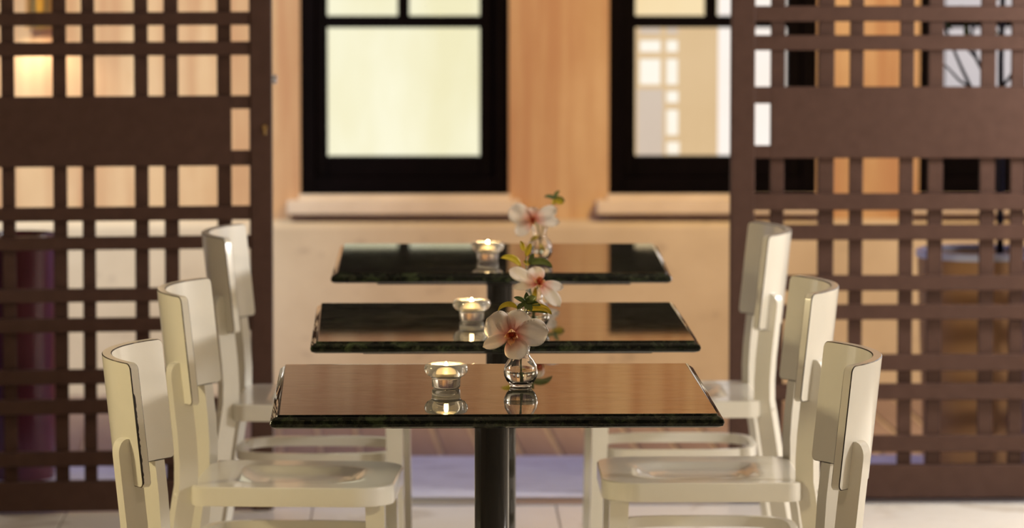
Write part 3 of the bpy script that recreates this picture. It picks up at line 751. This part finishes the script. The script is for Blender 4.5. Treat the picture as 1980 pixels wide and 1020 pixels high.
for pts, a, b in (([(1.506, 11.780, 0.891), (1.464, 11.771, 0.949), (1.425, 11.762, 1.002), (1.398, 11.753, 1.056), (1.376, 11.749, 1.105), (1.339, 11.744, 1.203)], 0.006, 0.003),
                  ([(1.425, 11.762, 1.002), (1.392, 11.744, 1.023), (1.361, 11.735, 1.056), (1.321, 11.726, 1.087)], 0.004, 0.002),
                  ([(1.505, 11.780, 0.980), (1.464, 11.789, 1.033), (1.441, 11.798, 1.078), (1.428, 11.798, 1.123), (1.441, 11.807, 1.203)], 0.006, 0.003),
                  ([(1.441, 11.798, 1.078), (1.410, 11.780, 1.109), (1.374, 11.780, 1.136)], 0.004, 0.002),
                  ([(1.503, 11.780, 0.998), (1.535, 11.771, 1.042), (1.548, 11.762, 1.114), (1.571, 11.762, 1.247)], 0.005, 0.003)):
    from_bm('branch', branch(pts, a, b), M['bark'], tr, True)
for k in range(26):
    bx, by, bz = random.uniform(1.32, 1.62), 11.78+random.uniform(-0.08, 0.08), random.uniform(1.16, 1.36)
    o = from_bm('leaf', blade_mesh('leaf', 0.045, 0.016, None, 0.2, -0.2, 0.45, 0, 0, 6, 4), M['leaf'], tr, True)
    put(o, Vector((bx, by, bz))-Vector((1.506, 11.780, 0.560)), (random.uniform(-1, 1), random.uniform(-.6, .6), random.uniform(-.8, .4)), (random.uniform(-.5, .5), -1, 0.5))
# gold ribbed sconce on the facade
sx, sy, sz = -1.251, 15.405, 1.006
sn = empty('wall_sconce', (sx, YW, sz), label='gold ribbed cylinder wall lamp seen through the left gate', cat='lamp')
bm = bmesh.new(); prof = [(0.040, 0.0)]
for i in range(16):
    z0 = i*0.0125; prof += [(0.0475, z0+0.001), (0.0475, z0+0.009), (0.0445, z0+0.0108)]
prof += [(0.0475, 0.201), (0.040, 0.201)]
lathe(bm, prof, 40, True); o = from_bm('ribbed_shade', bm, M['gold'], sn, True, 30); o.location = (0, sy-YW, 0)
box('wall_bracket', -0.02, 0.02, sy-YW+0.042, 0.0, 0.08, 0.12, M['gold'], sn, 0.002)
lamp('light_wall_sconce', 'SPOT', (sx, sy, sz+0.02), 5, (1.0, 0.86, 0.66), 0.03, (sx, sy+0.005, 0), 140, 0.6)

# ------------------------------------------------------------------ unseen fittings added for the room lights (out of frame)
def globe(name, x, y, z, side, label, rz=0.0):
    g = empty(name, (x, y, z), rz, label=label, cat='lamp')
    d = 1 if side > 0 else -1
    box('added_wall_plate', d*0.36, d*0.398, -0.06, 0.06, -0.09, 0.09, M['brass'], g, 0.004)
    bm = bmesh.new(); tube(bm, [(d*0.36, 0, -0.05), (d*0.28, 0, -0.14), (d*0.10, 0, -0.2), (0, 0, -0.19)], 0.012, 10)
    from_bm('added_lamp_arm', bm, M['brass'], g, True)
globe('added_wall_fitting', 3.30, 8.00, 1.45, 1, 'unseen brass fitting added at the key light on the right wall beside the nearer chairs')
globe('added_wall_fitting', 2.30, 10.85, 1.30, 1, 'unseen brass fitting added at the gate fill light on the pier next to the right gate', PI/2)
fl2 = empty('added_floor_stand', (-1.95, 7.58, 0), label='unseen black lamp stand added for the warm light at the left of the room', cat='lamp')
bm = bmesh.new(); lathe(bm, [(0, 0), (0.14, 0), (0.14, 0.012), (0.02, 0.03), (0.012, 0.05), (0.012, 1.30), (0, 1.30)], 32)
from_bm('added_lamp_stand', bm, M['black'], fl2, True, 40)
bm = bmesh.new(); lathe(bm, [(0.16, 1.22), (0.02, 1.30), (0.02, 1.305), (0.163, 1.225)], 32, True)
from_bm('added_lamp_dish', bm, M['brass'], fl2, True, 40)
for fx, nm in ((0.45, 'above the middle of the opening'), (2.05, 'above the right gate'), (-1.70, 'above the left gate')):  # unseen housings added for the facade wash lights
    fd = empty('added_wash_lamp', (fx, 11.45, 3.12), label='unseen black wash lamp added on the outer wall '+nm, cat='added_wash_lamp', group='added facade wash lamps')
    box('added_housing', -0.09, 0.09, 0.07, 0.19, -0.02, 0.10, M['black'], fd, 0.01)
    box('added_bracket', -0.02, 0.02, -0.0, 0.08, -0.14, 0.04, M['black'], fd, 0.003)
tag(box('roof_edge', -2.8, 3.8, 11.35, 11.47, 2.9, 3.02, M['room_wall']), kind='structure')
for lx, ly, lz, nm in ((0.15, 5.9, 2.45, 'over the front of the room'), (-1.20, 8.9, 2.50, 'near the left gate')):  # unseen pendants added to carry the two fill lights
    cl = empty('added_pendant', (lx, ly, lz), label='unseen brass pendant added for fill light, hanging '+nm, cat='lamp')
    bm = bmesh.new(); lathe(bm, [(0, 0.10), (0.006, 0.10), (0.006, 2.87-lz), (0.05, 2.875-lz), (0.05, 2.899-lz), (0, 2.899-lz)], 20); from_bm('added_cord_and_canopy', bm, M['brass'], cl, True, 40)
    bm = bmesh.new(); lathe(bm, [(0.15, 0.0), (0.09, 0.09), (0.01, 0.115), (0.01, 0.12), (0.094, 0.094), (0.154, 0.0)], 32, True); from_bm('added_lamp_shade', bm, M['brass'], cl, True, 40)
